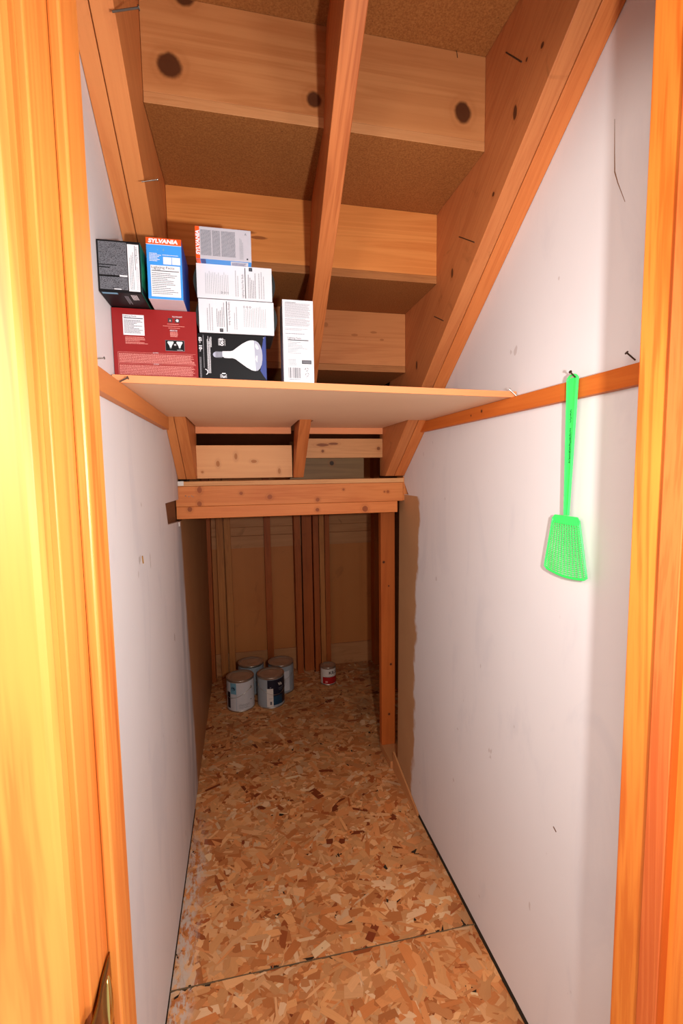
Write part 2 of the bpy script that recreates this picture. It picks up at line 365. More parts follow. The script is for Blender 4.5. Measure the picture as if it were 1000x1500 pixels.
def strands(parent, x0, x1, ylo, yhi, n, big):
    verts, faces, cols, dirs = [], [], [], []
    R = random.Random(11 + n)
    tot = sum(w for _, w in TONES)
    for i in range(n):
        t = i/n
        L = R.uniform(.022, .100)*big; wd = R.uniform(.006, .036)*big
        if R.random() < .05: wd = R.uniform(.002, .004)
        # most strands run across the passage
        a = R.gauss(0, .75) if R.random() < .62 else R.uniform(0, math.pi)
        cx, cy = R.uniform(x0, x1), R.uniform(ylo(0) if callable(ylo) else ylo, yhi(0) if callable(yhi) else yhi)
        ca, sa = math.cos(a), math.sin(a)
        k = R.choice((4, 5, 6, 6))
        pts = {4: [(-1, -1), (1, -1), (1, 1), (-1, 1)], 5: [(-1, -.6), (.2, -1), (1, -.7), (.85, .9), (-.8, 1)], 6: [(-1, -.2), (-.6, -1), (.8, -.8), (1, .1), (.7, 1), (-.7, .8)]}[k]
        z = -.0032 + .0030*t
        tx, ty = R.uniform(-.012, .012), R.uniform(-.02, .02)
        P = []
        for (p, q) in pts:
            p = p*L/2*R.uniform(.8, 1.1); q = q*wd/2*R.uniform(.75, 1.15)
            X, Y = cx+p*ca-q*sa, cy+p*sa+q*ca
            X = min(max(X, x0), x1)
            if cy < 1.95: X = min(max(X, -.2362), .6690)   # open joint along the walls
            lo = ylo(X) if callable(ylo) else ylo; hi = yhi(X) if callable(yhi) else yhi
            Y = min(max(Y, lo), hi)
            P.append((X, Y, min(z + p*tx + q*ty, .0006)))
        b = len(verts); verts += P; faces.append(list(range(b, b+len(P))))
        r = R.random()*tot
        # dark strands lie small and scattered
        for c, w in TONES:
            r -= w
            if r <= 0: break
        j = R.uniform(.9, 1.08); c = s2l(tuple(min(255, v*j) for v in c))
        cols += [c]*len(P); dirs += [(ca, sa, R.random())]*len(P)
    me = bpy.data.meshes.new('wood_strand'); me.from_pydata(verts, [], faces)
    ca_ = me.color_attributes.new('tone', 'FLOAT_COLOR', 'POINT'); ca_.data.foreach_set('color', [v for c in cols for v in c])
    da = me.attributes.new('dir', 'FLOAT_VECTOR', 'POINT'); da.data.foreach_set('vector', [v for d in dirs for v in d])
    me.materials.append(FLAKE)
    o = bpy.data.objects.new('wood_strand', me); COL.objects.link(o); o.parent = parent; o['kind'] = 'stuff'
    return o
for k_, (lo, hi, n, big) in enumerate([(lambda x: .32, lambda x: seam(x, -.0010), 5600, 1.0), (lambda x: seam(x, .0010), lambda x: 3.34, 19000, .95)]):
    bm = B(); x0, x1 = -.34, .98
    hexa(bm, [(x0, lo(x0), -.012), (x1, lo(x1), -.012), (x1, hi(x1), -.012), (x0, hi(x0), -.012), (x0, lo(x0), -.0034), (x1, lo(x1), -.0034), (x1, hi(x1), -.0034), (x0, hi(x0), -.0034)])
    pn = obj('floor_board', bm, OSBE, floor)
    strands(pn, x0 if k_ else -.25, x1 if k_ else .69, lo, hi, n, big)

bm = B(); hexa(bm, [(-.2385, seam(-.24, -.0013), -.0032), (.673, seam(.673, -.0013), -.0032), (.673, seam(.673, .0013), -.0032), (-.2385, seam(-.24, .0013), -.0032),
          (-.2385, seam(-.24, -.0013), .0007), (.673, seam(.673, -.0013), .0007), (.673, seam(.673, .0013), .0007), (-.2385, seam(-.24, .0013), .0007)])
obj('seam_filler', bm, flat('seam_grey', (118, 96, 70), .9, .1), floor)
# left wall: drywall with a notch at the beam
bm = B()
prism(bm, [(.49, .009), (3.21, .006), (3.21, 1.245), (1.90, 1.240), (1.845, 1.242), (1.567, 1.261), (1.533, 1.333), (1.843, 1.327), (1.843, 1.398), (1.87, 1.41), (1.87, 2.75), (.49, 2.75)], 'X', XL-.0127, XL)
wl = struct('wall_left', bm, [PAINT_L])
obj('electrical_recess', box(B(), XL-.07, XL-.014, 1.45, 2.00, 1.10, 1.50), DARKWOOD, wl)
bm = B(); box(bm, XL-.012, XL+.003, 1.820, 1.842, 1.226, 1.242); obj('torn_plaster', bm, GYP, wl)
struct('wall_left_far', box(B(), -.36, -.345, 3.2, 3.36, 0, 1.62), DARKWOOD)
struct('light_seal_left', box(B(), -.44, -.42, .38, 3.44, -.05, 2.78), DARKWOOD)  # unseen outer panels, these four added to keep world light out
struct('light_seal_right', box(B(), 1.02, 1.04, .38, 3.44, -.05, 2.78), DARKWOOD)
struct('light_seal_back', box(B(), -.42, 1.02, 3.40, 3.42, -.05, 2.78), DARKWOOD)
struct('light_seal_top', box(B(), -.44, 1.04, .38, 3.44, 2.755, 2.775), DARKWOOD)
struct('light_seal_return', box(B(), .687, 1.0, 1.93, 1.945, 0, 1.62), DARKWOOD)  # unseen panel added to block world light beside the low opening

# right wall: lower sheet, upper sheet with a diagonal broken corner
wr = struct('wall_right', prism(B(), [(.49, .014), (1.945, .009), (1.912, 1.3235), (1.80, 1.3262), (1.868, 1.392), (1.868, 2.75), (.49, 2.75)], 'X', XR, XR+.0127), [PAINT_R])
obj('shim_block', box(B(), XR-.004, XR+.05, 1.852, 1.93, 1.30, 1.40), HEAD2, wr)
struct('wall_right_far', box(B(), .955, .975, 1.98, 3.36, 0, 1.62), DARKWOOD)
obj('stud', box(B(), .915, .955, 3.14, 3.235, .0, 1.62), STUD, bpy.data.objects['wall_right_far'])
crk = tube(B(), [(XR-.0001, .757, 2.05), (XR-.0001, .754, 1.99), (XR-.0001, .752, 1.958), (XR-.0001, .744, 1.935), (XR-.0001, .726, 1.893)], [.0004, .0008, .0011, .0008, .0004], 6)
obj('plaster_crack', crk, flat('crack_brown', (130, 92, 66), .9, .1), wr)
obj('paint_nick', tube(B(), [(XR-.0001, .860, .610), (XR-.0001, .850, .605)], .0016, 6), flat('nick_brown', (110, 80, 66), .9, .1), wr)
obj('paint_chip', tube(B(), [(XL+.0001, 1.158, 1.232), (XL+.0001, 1.164, 1.214)], .0028, 6), flat('chip_tan', (150, 110, 60), .9, .1), wl)
# thin tapered strip at the foot of the right wall
bm = B(); hexa(bm, [(XR-.011, 1.675, 0.001), (XR-.001, 1.675, 0.001), (XR-.001, 1.985, 0.001), (XR-.011, 1.985, 0.001), (XR-.008, 1.675, .012), (XR-.001, 1.675, .012), (XR-.001, 1.985, .088), (XR-.008, 1.985, .085)])
struct('baseboard_right', bm, STRIP)

# back wall with its framing
wb = struct('wall_back', box(B(), -.36, .975, 3.24, 3.26, 0, 1.62), SHEATH)
PL = [(-.36, .975, .0, .155, 3.228), (-.36, .975, .90, .985, 3.226), (-.36, .975, .988, 1.045, 3.229), (-.36, .975, 1.048, 1.2, 3.227)]
for x0, x1, z0, z1, y in PL: obj('plate', box(B(), x0, x1, y, 3.24, z0, z1), PLATE, wb, bevel=.001)
def stud(name, x0, x1, y0, y1, z1, m, lean=0.0, tw=0.0):
    bm = B(); hexa(bm, [(x0, y0, .001), (x1, y0, .001), (x1, y1, .001), (x0, y1, .001), (x0-lean, y0, z1), (x1-lean+tw, y0, z1), (x1-lean+tw, y1, z1), (x0-lean, y1, z1)])
    return obj(name, bm, m, wb, bevel=.0012)
stud('stud', -.178, -.132, 3.19, 3.226, 1.6, STUDP, .006)
stud('stud', -.122, -.080, 3.19, 3.226, 1.6, STUDP, .012)
stud('stud', -.262, -.215, 3.13, 3.226, 1.6, STUD)
stud('stud', .142, .186, 3.19, 3.226, 1.6, STUD, .006)
stud('stud', .346, .388, 3.13, 3.226, 1.6, STUD, .010)
stud('stud', .3995, .468, 3.16, 3.226, 1.6, STUD, .004)
stud('stud', .4745, .513, 3.13, 3.226, 1.6, STUD, .006)
stud('stud', .5175, .552, 3.13, 3.226, 1.6, STUDP, .006)
stud('stud', .556, .590, 3.15, 3.226, 1.6, STUD)

# front wall around the door, seen only as the door trim
wf = struct('wall_front', prism(B(), [(-.40, 0), (-.155, 0), (-.155, 2.06), (.505, 2.06), (.505, 0), (1.0, 0), (1.0, 2.75), (-.40, 2.75)], 'Y', .372, .488), HALLPAINT)
JX0, JX1 = -.131, .484
door = thing('door_1', None, None, (.17, .43, 0), kind='structure')
obj('jamb', box(B(), JX0-.019, JX0, .367, .490, 0, 2.049), OAK_L, door, bevel=.0012)
obj('jamb', box(B(), JX1, JX1+.019, .367, .490, 0, 2.049), OAK_R, door, bevel=.0012)
obj('head_jamb', box(B(), JX0, JX1, .367, .490, 2.030, 2.049), OAK_R, door, bevel=.0012)
obj('stop', box(B(), JX0, JX0+.009, .411, .445, 0, 2.030), OAK_L, door, bevel=.002)
obj('stop', box(B(), JX1-.009, JX1, .413, .442, 0, 2.030), OAK_S, door, bevel=.002)
obj('head_stop', box(B(), JX0+.009, JX1-.009, .411, .445, 2.021, 2.030), OAK_S, door)
cas = [(-.136, .3665), (-.136, .356), (-.1385, .352), (-.143, .350), (-.186, .348), (-.192, .351), (-.194, .3665)]
obj('casing', prism(B(), cas, 'Z', 0, 2.11), OAK_L, door)
obj('casing', prism(B(), [(.353-x, y) for x, y in cas], 'Z', 0, 2.11), OAK_R, door)
hc = [(y, 2.035 + (-.136 - x)) for x, y in cas]
obj('head_casing', prism(B(), hc, 'X', -.136, .489), OAK_R, door)
# latch strike on the left jamb
bm = B(); G_ = []
for i in range(15):
    s = i/14; y = .409 - .066*s
    hh = .037 - .004*max(0, (s-.85)/.15)**2
    xo = JX0+.0014 + (.0020*math.sin((s-.35)/.65*math.pi) if s > .35 else 0)
    G_.append([bm.verts.new((xo + .0015*math.cos(j/8*math.pi*2)*0, y, .968 + hh*(j/4-1))) for j in range(9)])
for a, b in zip(G_, G_[1:]):
    for j in range(8): bm.faces.new((a[j], a[j+1], b[j+1], b[j]))
sp = obj('strike_plate', bm, BRASS, door, smooth=True)
md = sp.modifiers.new('thick', 'SOLIDIFY'); md.thickness = .0013
obj('latch_hole', prism(B(), [(.372, .952), (.395, .952), (.395, .986), (.372, .986)], 'X', JX0+.0012, JX0+.0022), BRASSD, sp)
bm = B(); bmesh.ops.create_uvsphere(bm, u_segments=20, v_segments=14, radius=1)  # bright ellipsoid added as the highlight on the dished strike
bmesh.ops.scale(bm, verts=bm.verts, vec=(.0036, .0065, .026)); bmesh.ops.translate(bm, verts=bm.verts, vec=(JX0+.0022, .400, .966))
obj('highlight_bump', bm, flat('highlight_brass', (236, 206, 120), .12, .5, 1.0), sp, smooth=True)
obj('stop_edge', box(B(), JX1-.0088, JX1, .4110, .4129, 0, 2.02), wood('dark_stop_edge', (186, 84, 22), (150, 58, 12), 'Z'), door, label='darker strip along the stop front')  # thin darker strip set over the stop's front face
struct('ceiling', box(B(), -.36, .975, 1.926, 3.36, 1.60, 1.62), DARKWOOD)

# ------------------------------------------------------------------ STAIRCASE seen from below
stairs = thing('staircase', 'open underside of a wooden staircase sloping down over the closet', 'stairs', (.2, 1.85, 1.40))
def zs(y, d=0): return 1.403 - .744*(y-1.849) + d
def sidestr(x0, x1, m, name='stringer', ext=0):
    bm = B(); prism(bm, [(.50, zs(.50)), (1.849, 1.4035), (1.925, 1.4035), (1.925, 1.596), (1.60, zs(1.60, .42)), (.50, zs(.50, .42))], 'X', x0, x1)
    return obj(name, bm, m, stairs, bevel=.0015)
sidestr(XL+.0006, -.2085, STRG_L); sidestr(-.2070, -.171, STRG_L)
sidestr(.588, .6275, STRG_R); sidestr(.6295, XR-.0006, STRG)
Yr = [.79, 1.062, 1.334, 1.604, 1.873]; Zu = [2.386, 2.178, 1.981, 1.777, 1.60]
# centre stringer, saw-toothed, running slightly skew
pts = [(.50, zs(.50)), (1.849, 1.4035), (1.90, 1.4035), (1.90, 1.594), (1.871, 1.594), (1.871, 1.7765)]
pts += [(Yr[3]-.001, 1.7765), (Yr[3]-.001, 1.9805), (Yr[2]-.001, 1.9805), (Yr[2]-.001, 2.1775), (Yr[1]-.001, 2.1775), (Yr[1]-.001, 2.3855), (Yr[0]-.001, 2.3855), (Yr[0]-.001, 2.59), (.50, 2.59)]
obj('stringer', prism(B(), pts, 'X', .187, .227, skew=lambda p: .016*(p[0]-.8) + .045*max(0, p[1]-zs(p[0]))), STRG_C, stairs, bevel=.0015)
X0, X1 = -.1702, .5875
for i in range(4):
    z1 = Zu[i-1] if i else 2.59
    obj('riser', box(B(), X0, X1, Yr[i], Yr[i]+.018, Zu[i]+.0225, z1-.0005), RISER[i], stairs, bevel=.0008)
    nx = Yr[i+1]
    bm = box(B(), X0, X1, Yr[i]-.0006, nx+.045 if i < 3 else nx+.06, Zu[i], Zu[i]+.022)
    bm.normal_update()
    for f in bm.faces:
        if f.normal.y < -.9: f.material_index = 1
    obj('tread', bm, [PART, EDGE1 if i == 1 else EDGE2], stairs, bevel=.001)
obj('tread', box(B(), X0, X1, .50, .835, 2.591, 2.613), PART, stairs)
obj('riser', box(B(), X0, X1, 1.90, 1.918, 1.5955, 1.7765), RISER[4], stairs)
# lower framing pieces between the stringers, over the beam
obj('blocking', box(B(), -.1705, .2030, 1.882, 1.92, 1.4045, 1.534), BLOCK, stairs, label='pale pine blocking with small knots', bevel=.001)
obj('blocking', box(B(), .2480, .5875, 1.882, 1.92, 1.482, 1.561), BLOCK2, stairs, label='weathered narrow blocking board', bevel=.001)
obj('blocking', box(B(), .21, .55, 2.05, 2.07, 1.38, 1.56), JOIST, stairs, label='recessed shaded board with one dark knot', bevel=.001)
# nails poking out of the stringers
n_ = thing('long_nail', 'long steel nail sticking out of the left stringer near the top of the photo', 'nail', (-.171, .828, 2.137))
obj('shank', nail(B(), (-.172, .828, 2.137), (-.134, .832, 2.153), .0016), STEEL, n_)
n_ = thing('long_nail', 'thin bright nail sticking out of the left stringer above the boxes', 'nail', (-.171, 1.007, 1.994))
obj('shank', nail(B(), (-.172, 1.007, 1.994), (-.143, 1.010, 2.003), .0010), STEEL, n_)
for (a, b, lb) in [((.5878, .976, 2.325), (.5872, .916, 2.258), 'upper dark nail scar lying flat on the right stringer'), ((.5878, 1.190, 2.047), (.5872, 1.106, 1.994), 'middle dark nail scar lying flat on the right stringer'),
               ((.5878, 1.350, 1.892), (.5872, 1.284, 1.859), 'lower dark nail scar lying flat on the right stringer')]:
    bm = B(); tube(bm, [a, b], .0014, 6)
    obj('embedded_nail', bm, RUST, stairs)
for zz, xx in ((2.372, .516),):
    obj('splinter', tube(B(), [(xx, 1.0615, zz), (xx-.004, 1.0610, zz+.02)], .0008, 5), RUST, stairs)

# ------------------------------------------------------------------ BEAM and POST
beam = thing('header_beam', 'knotty wooden header beam across the passage under the stair foot', 'beam', (.2, 1.89, 1.25))
HL, HR = -.2495, XR-.001
obj('board', box(B(), HL, HR-.004, 1.850, 1.93, 1.298, 1.376), HEAD, beam, bevel=.0015)
obj('board', box(B(), HL-.0, HR-.028, 1.853, 1.93, 1.250, 1.2972), HEAD2, beam, bevel=.002)
obj('plywood_strip', box(B(), HL, HR-.003, 1.845, 1.93, 1.3768, 1.3945), PLY, beam, bevel=.001)
obj('plaster_daub', box(B(), HL+.002, HL+.032, 1.8435, 1.85, 1.379, 1.396), GYP, beam, label='white plaster daub')
bm = B()
for i in range(5):
    x, z = random.uniform(-.215, -.17), random.uniform(1.335, 1.345); tube(bm, [(x, 1.852, z), (x, 1.8492, z)], .0018, 8)
obj('nail_head', bm, STEEL, beam)
post = thing('wall_post', 'upright wooden stud post at the right side of the low opening', 'post', (.695, 2.14, .0))
obj('post_shaft', box(B(), .651, .722, 2.12, 2.158, .0395, 1.249), POST, post, bevel=.0015)
obj('sole_plate', box(B(), .652, .741, 1.985, 2.1575, .001, .0390), STRIP, post, bevel=.0015)

# ------------------------------------------------------------------ SHELF and RAILS
zf = 1.6045
bm = B()
prism(bm, [(XL+.003, .972), (XR-.004, 1.040), (XR-.004, 1.56), (.582, 1.56), (.582, 1.875), (.2505, 1.875), (.2505, 1.60), (.1965, 1.60), (.1965, 1.875), (-.165, 1.875), (-.165, 1.54), (XL+.003, 1.54)], 'Z', zf, zf+.0135)
sh = obj('shelf', bm, [MDF], None, 'thin wooden shelf board spanning the closet, loaded with light bulb boxes', 'shelf', base=(.2, 1.3, zf))
bm = B(); hexa(bm, [(XL+.003, .969, zf-.001), (XR-.004, 1.037, zf-.001), (XR-.004, 1.041, zf-.001), (XL+.003, .973, zf-.001), (XL+.003, .969, zf+.0136), (XR-.004, 1.037, zf+.0136), (XR-.004, 1.041, zf+.0136), (XL+.003, .973, zf+.0136)])
bmesh.ops.translate(bm, verts=bm.verts, vec=(0, -.0006, 0))
obj('front_edge', bm, SHELFW, sh, label='pale front edge band')
for x0, x1 in ((-.1695, .2005), (.2495, .5868)):
    obj('back_cleat', box(B(), x0, x1, 1.876, 1.90, 1.580, 1.6235), SHELFW, sh)
ra = thing('shelf_rail', 'orange-stained wooden rail on the right wall under the shelf end', 'rail', (XR, 1.1, 1.585))
obj('rail_board', box(B(), .655, XR-.0005, .495, 1.638, 1.567, 1.6038), RAILW, ra, bevel=.0012)
rb = thing('shelf_rail', 'wooden rail on the left wall under the shelf end', 'rail', (XL, 1.1, 1.585))
obj('rail_board', box(B(), XL+.0005, -.2205, .495, 1.556, 1.565, 1.6038), RAILL, rb, bevel=.0012)
def onenail(a, b, lab, m=RUST, r=.0014):
    t = thing('nail', lab, 'nail', a); obj('shank', nail(B(), a, b, r), m, t)
onenail((.658, 1.016, 1.602), (.640, 1.022, 1.6205), 'bent steel nail at the right end of the shelf edge', STEEL)
onenail((.656, .806, 1.600), (.630, .797, 1.6145), 'dark nail in the right rail holding the fly swatter')
onenail((.656, .672, 1.609), (.640, .674, 1.621), 'dark nail in the right rail close to the door jamb')
onenail((XL-.001, .876, 1.625), (-.226, .884, 1.629), 'small nail in the left wall above the rail', STEEL, .001)
onenail((-.2300, .962, 1.599), (-.205, .955, 1.610), 'bent nail under the red box at the left shelf end', STEEL)

# ------------------------------------------------------------------ FLY SWATTER
GR = flat('green_plastic', (64, 232, 104), .35, .4, var=.02); GRD = flat('green_print', (16, 110, 50), .5)
fs = thing('fly_swatter', 'bright green plastic fly swatter hanging from a nail on the right wall', 'fly swatter', (.652, .81, 1.607))
# handle: tapering flat strap with raised side rims
bm = B(); N = 24; xa = .647
def cent(t): return .811 + .0055*t
def half(t): return .0150*(1-t)**1.0 + .0062*t
for side in (0, 1):
    pass
def strap(bm, x0, x1, f0, f1, z0, z1, n=24):
    rows = []
    for i in range(n+1):
        t = i/n; z = z0+(z1-z0)*t; a, b = f0(t), f1(t)
        rows.append([bm.verts.new(p) for p in ((x0, a, z), (x1, a, z), (x1, b, z), (x0, b, z))])
    for r, q in zip(rows, rows[1:]):
        for j in range(4): bm.faces.new((r[j], r[(j+1) % 4], q[(j+1) % 4], q[j]))
    bm.faces.new(rows[0]); bm.faces.new(rows[-1])
z0, z1 = 1.611, 1.332
strap(bm, xa, xa+.0022, lambda t: cent(t)-half(t), lambda t: cent(t)+half(t), z0-.004, z1)
strap(bm, xa-.003, xa+.0022, lambda t: cent(t)-half(t), lambda t: cent(t)-half(t)+.0055-.003*t, z0-.006, z1)
strap(bm, xa-.003, xa+.0022, lambda t: cent(t)+half(t)-.0022, lambda t: cent(t)+half(t), z0-.006, z1)
tube(bm, [(xa-.0005, cent(0)-half(0)*math.cos(a)*.93, z0-.008+.009*math.sin(a)) for a in [math.pi*i/12 for i in range(13)]], .0024, 8)
obj('handle', bm, GR, fs, bevel=.0006)
bm = B()
R = random.Random(4)
for z0_, z1_, w in ((1.545, 1.520, .0035), (1.508, 1.440, .005)):
    z = z0_
    while z > z1_:
        h = R.uniform(.0012, .003); y = .8115+.0018+R.uniform(-.0008, .0008)
        box(bm, xa-.0003, xa, y-w/2*R.uniform(.5, 1), y+w/2*R.uniform(.5, 1), z-h, z); z -= h + R.uniform(.0005, .0012)
obj('printed_text', bm, GRD, fs)
# paddle: solid yoke, rim, fan of ribs and cross wires
TL, TR_, BL, BR = (.8585, 1.331), (.781, 1.331), (.882, 1.211), (.7555, 1.211)
def pad(u, v):   # u 0..1 from far side to near side, v 0..1 top to bottom
    a = [TL[i]+(TR_[i]-TL[i])*u for i in (0, 1)]; b = [BL[i]+(BR[i]-BL[i])*u for i in (0, 1)]
    bow = -.007*math.sin(math.pi*u)*v
    rt = .006*max(0, 1-min(u, 1-u)/.08)**2*(1-v) - .004*max(0, 1-min(u, 1-u)/.06)**2*v
    return (xa+.0005, a[0]+(b[0]-a[0])*v, a[1]+(b[1]-a[1])*v + bow - rt)
bm = B(); K = 16
g = [[(bm.verts.new((xa, *pad(i/K, j)[1:])), bm.verts.new((xa+.002, *pad(i/K, j)[1:]))) for j in (0, .13)] for i in range(K+1)]
for i in range(K):
    a, b = g[i], g[i+1]
    bm.faces.new((a[0][0], b[0][0], b[1][0], a[1][0])); bm.faces.new((a[0][1], a[1][1], b[1][1], b[0][1]))
    bm.faces.new((a[0][0], a[0][1], b[0][1], b[0][0])); bm.faces.new((a[1][0], b[1][0], b[1][1], a[1][1]))
for q in (g[0], g[-1]): bm.faces.new((q[0][0], q[0][1], q[1][1], q[1][0]))
obj('yoke', bm, GR, fs)
bm = B()
rim = [pad(0, j/12) for j in range(13)] + [pad(i/16, 1) for i in range(1, 17)] + [pad(1, 1-j/12) for j in range(1, 13)]
tube(bm, rim, .0021, 8)
obj('rim', bm, GR, fs, smooth=True)
bm = B()
for i in range(1, 12):
    u = i/12; tube(bm, [pad(u, .1+.9*j/6) for j in range(7)], .0008, 5)
for j in range(27):
    v = .14+.84*j/26; tube(bm, [pad(i/8, v) for i in range(9)], .00105, 5)
obj('mesh_grid', bm, GR, fs, kind='stuff')

# ------------------------------------------------------------------ BULB BOXES
WHITE = flat('print_white', (222, 220, 224), .5, .3, var=.01); BLACK = flat('carton_black', (15, 14, 16), .5, .2, var=.1)
INK = flat('ink_dark', (58, 58, 62), .6); INKM = flat('ink_grey', (104, 104, 110), .6); INKL = flat('ink_pale', (158, 158, 164), .6)
CWHITE = flat('carton_white', (216, 214, 218), .42, .35, var=.02); CRED = flat('carton_red', (142, 24, 24), .38, .4, var=.06)
PINK = flat('ink_pink', (226, 150, 140), .6); ORANGE = flat('carton_orange', (240, 84, 26), .42, .35); CBLUE = flat('carton_blue', (60, 146, 226), .4, .4, var=.03)
NAVY = flat('carton_navy', (28, 58, 140), .4, .4); GREEN = flat('carton_green', (14, 98, 66), .4, .4); CGREY = flat('carton_grey', (188, 184, 192), .45, .3)
LBLUE = flat('print_pale_blue', (120, 170, 200), .5); PALE = flat('carton_pale_flap', (216, 196, 200), .5); BULBG = flat('bulb_shade', (168, 170, 186), .5); BGLOW = flat('bulb_rim_blue', (52, 66, 130), .5)
def carton(name, label, x0, x1, y0, y1, z0, z1, mats, group='light bulb boxes on the shelf', bulge=0, tilt=0):
    """mats = [front, right side, bottom, other]"""
    t = thing(name, label, 'box', ((x0+x1)/2, (y0+y1)/2, z0), group)
    bm = B()
    vs = [bm.verts.new(p) for p in ((x0,y0,z0),(x1,y0,z0),(x1,y1,z0),(x0,y1,z0),(x0,y0,z1),(x1,y0,z1),(x1,y1,z1),(x0,y1,z1))]
    for q, mi in (((0,3,2,1),2),((4,5,6,7),3),((0,1,5,4),0),((1,2,6,5),1),((2,3,7,6),3),((3,0,4,7),3)):
        bm.faces.new([vs[i] for i in q]).material_index = mi
    obj('carton', bm, mats, t, bevel=.0007)
    if tilt: t.rotation_euler = (0, 0, tilt)
    return t
class Print:
    """flat print on the front face; coordinates in mm from the lower left corner"""
    def __init__(s, x0, y0, z0, side='F', x1=0):
        s.x0, s.y0, s.z0 = x0, y0, z0; s.bm = B(); s.mats = []; s.side = side; s.lv = .00025
    def mi(s, m):
        if m not in s.mats: s.mats.append(m)
        return s.mats.index(m)
    def P(s, u, v, lift=0):
        u, v = u/1000, v/1000
        if s.side == 'F': return (s.x0+u, s.y0-s.lv-lift, s.z0+v)
        if s.side == 'R': return (s.x0+s.lv+lift, s.y0+u, s.z0+v)
        return (s.x0+u, s.y0+v, s.z0-s.lv-lift)
    def poly(s, pts, m, lift=0):
        f = s.bm.faces.new([s.bm.verts.new(s.P(u, v, lift)) for u, v in pts]); f.material_index = s.mi(m)
    def rect(s, u0, v0, u1, v1, m, lift=0): s.poly([(u0, v0), (u1, v0), (u1, v1), (u0, v1)], m, lift)
    def lines(s, u0, v0, u1, v1, pitch, m, vert=False, ink=.45, gap=.25, ragged=.3, seed=1, lift=.0003):
        R = random.Random(seed); a0, a1, b0, b1 = (u0, u1, v0, v1) if not vert else (v0, v1, u0, u1)
        b = b1 - pitch
        while b >= b0:
            a = a0; end = a1 - (a1-a0)*R.random()*ragged
            while a < end:
                w = min(R.uniform(1.2, 4.2), end-a)
                q = (a, b, a+w, b+pitch*ink)
                if not vert: s.rect(*q, m, lift)
                else: s.rect(q[1], q[0], q[3], q[2], m, lift)
                a += w + R.uniform(.5, 1)*gap*2
            b -= pitch
    def text(s, txt, u, v, size, m, rot=0, width=None, bold=.0, shear=0, lift=.0004):
        c = Vector(s.P(u, v, lift))
        if s.side == 'F': Bs = Matrix(((1, 0, 0), (0, 0, 1), (0, 1, 0))).transposed()
        Mr = Matrix.Rotation(math.radians(rot), 4, 'Z')
        base = Matrix(((1, 0, 0, c.x), (0, 0, -1, c.y), (0, 1, 0, c.z), (0, 0, 0, 1)))
        text(s.bm, txt, base @ Mr, size/1000, s.mi(m), width/1000 if width else None, bold/1000, shear)
    def done(s, parent, name='printed_front', label=None):
        bm = s.bm
        org = wloc(parent); bmesh.ops.translate(bm, verts=bm.verts, vec=-org)
        me = bpy.data.meshes.new(name); bm.to_mesh(me); bm.free()
        for m in s.mats: me.materials.append(m)
        o = bpy.data.objects.new(name, me); COL.objects.link(o); o.parent = parent
        if label: o['label'] = label
        return o
ST = zf+.0138   # shelf top
# red box
t = carton('bulb_box', 'large dark red light bulb box lying at the left end of the shelf', -.2375, -.0795, .997, 1.13, ST, 1.7515, [CRED, CRED, CRED, CRED])
p = Print(-.2375, .997, ST); Wd, H = 158, 133
p.rect(20, 82, 59, 121, WHITE); p.rect(22, 113.6, 57, 115, INK, .0003); p.text('Lighting Facts', 33, 118, 4.2, INK, width=24)
p.lines(22, 84, 57, 112, 2.6, INKM, seed=3, ragged=.5)
p.lines(23, 70, 60, 80, 2.3, PINK, seed=4); p.lines(23, 64, 66, 70, 2.2, PINK, seed=5)
p.text('EQUIVALENT', 122, 121, 3.6, WHITE, width=19); p.rect(104, 110, 112, 118, INK); p.rect(117, 110, 126, 118, INK)
p.poly([(118.5, 114), (121, 117), (124, 115.5), (124, 112.5), (121, 111)], WHITE, .0003); p.poly([(106, 112), (108, 116), (110, 112)], PINK, .0003)
p.lines(102, 106, 124, 108, 1.8, PINK, seed=6, ragged=0); p.lines(94, 101, 136, 104, 1.8, PINK, seed=7, ragged=.05); p.lines(104, 98, 126, 100.5, 1.8, PINK, seed=8, ragged=.05)
p.text('REFLECTOR', 114, 94, 4, WHITE, width=14); p.lines(107, 80, 122, 92, 2.4, PINK, ink=.55, seed=9, ragged=.1)
p.rect(97, 54.5, 133.5, 75.5, INKM); p.rect(97.8, 55.3, 132.7, 74.7, BLACK, .0003)
for cx in (107, 124):
    p.poly([(cx-6, 71), (cx-5, 73), (cx+5, 73), (cx+6, 71), (cx+2, 64), (cx+1.6, 61), (cx-1.6, 61), (cx-2, 64)], WHITE, .0006); p.rect(cx-1.3, 58.5, cx+1.3, 60.5, INKM, .0006)
p.rect(113.5, 65.2, 117.5, 66.2, WHITE, .0006); p.rect(113.5, 67, 117.5, 68, WHITE, .0006); p.lines(119, 56, 130, 57.5, 1.4, WHITE, seed=2, ragged=0, lift=.0006)
for v0, v1, sd in ((29, 49, 11), (4, 27, 12)):
    p.rect(8, v0, 154, v0+.4, PINK); p.rect(8, v1, 154, v1+.4, PINK); p.rect(8, v0, 8.4, v1, PINK)
    p.lines(10, v0+1, 153, v1-1.5, 1.75, PINK, seed=sd, ragged=.06, ink=.5, gap=.4); p.text('CAUTION', 78, v1+.3, 3, WHITE, width=10, lift=.0006)
p.done(t)
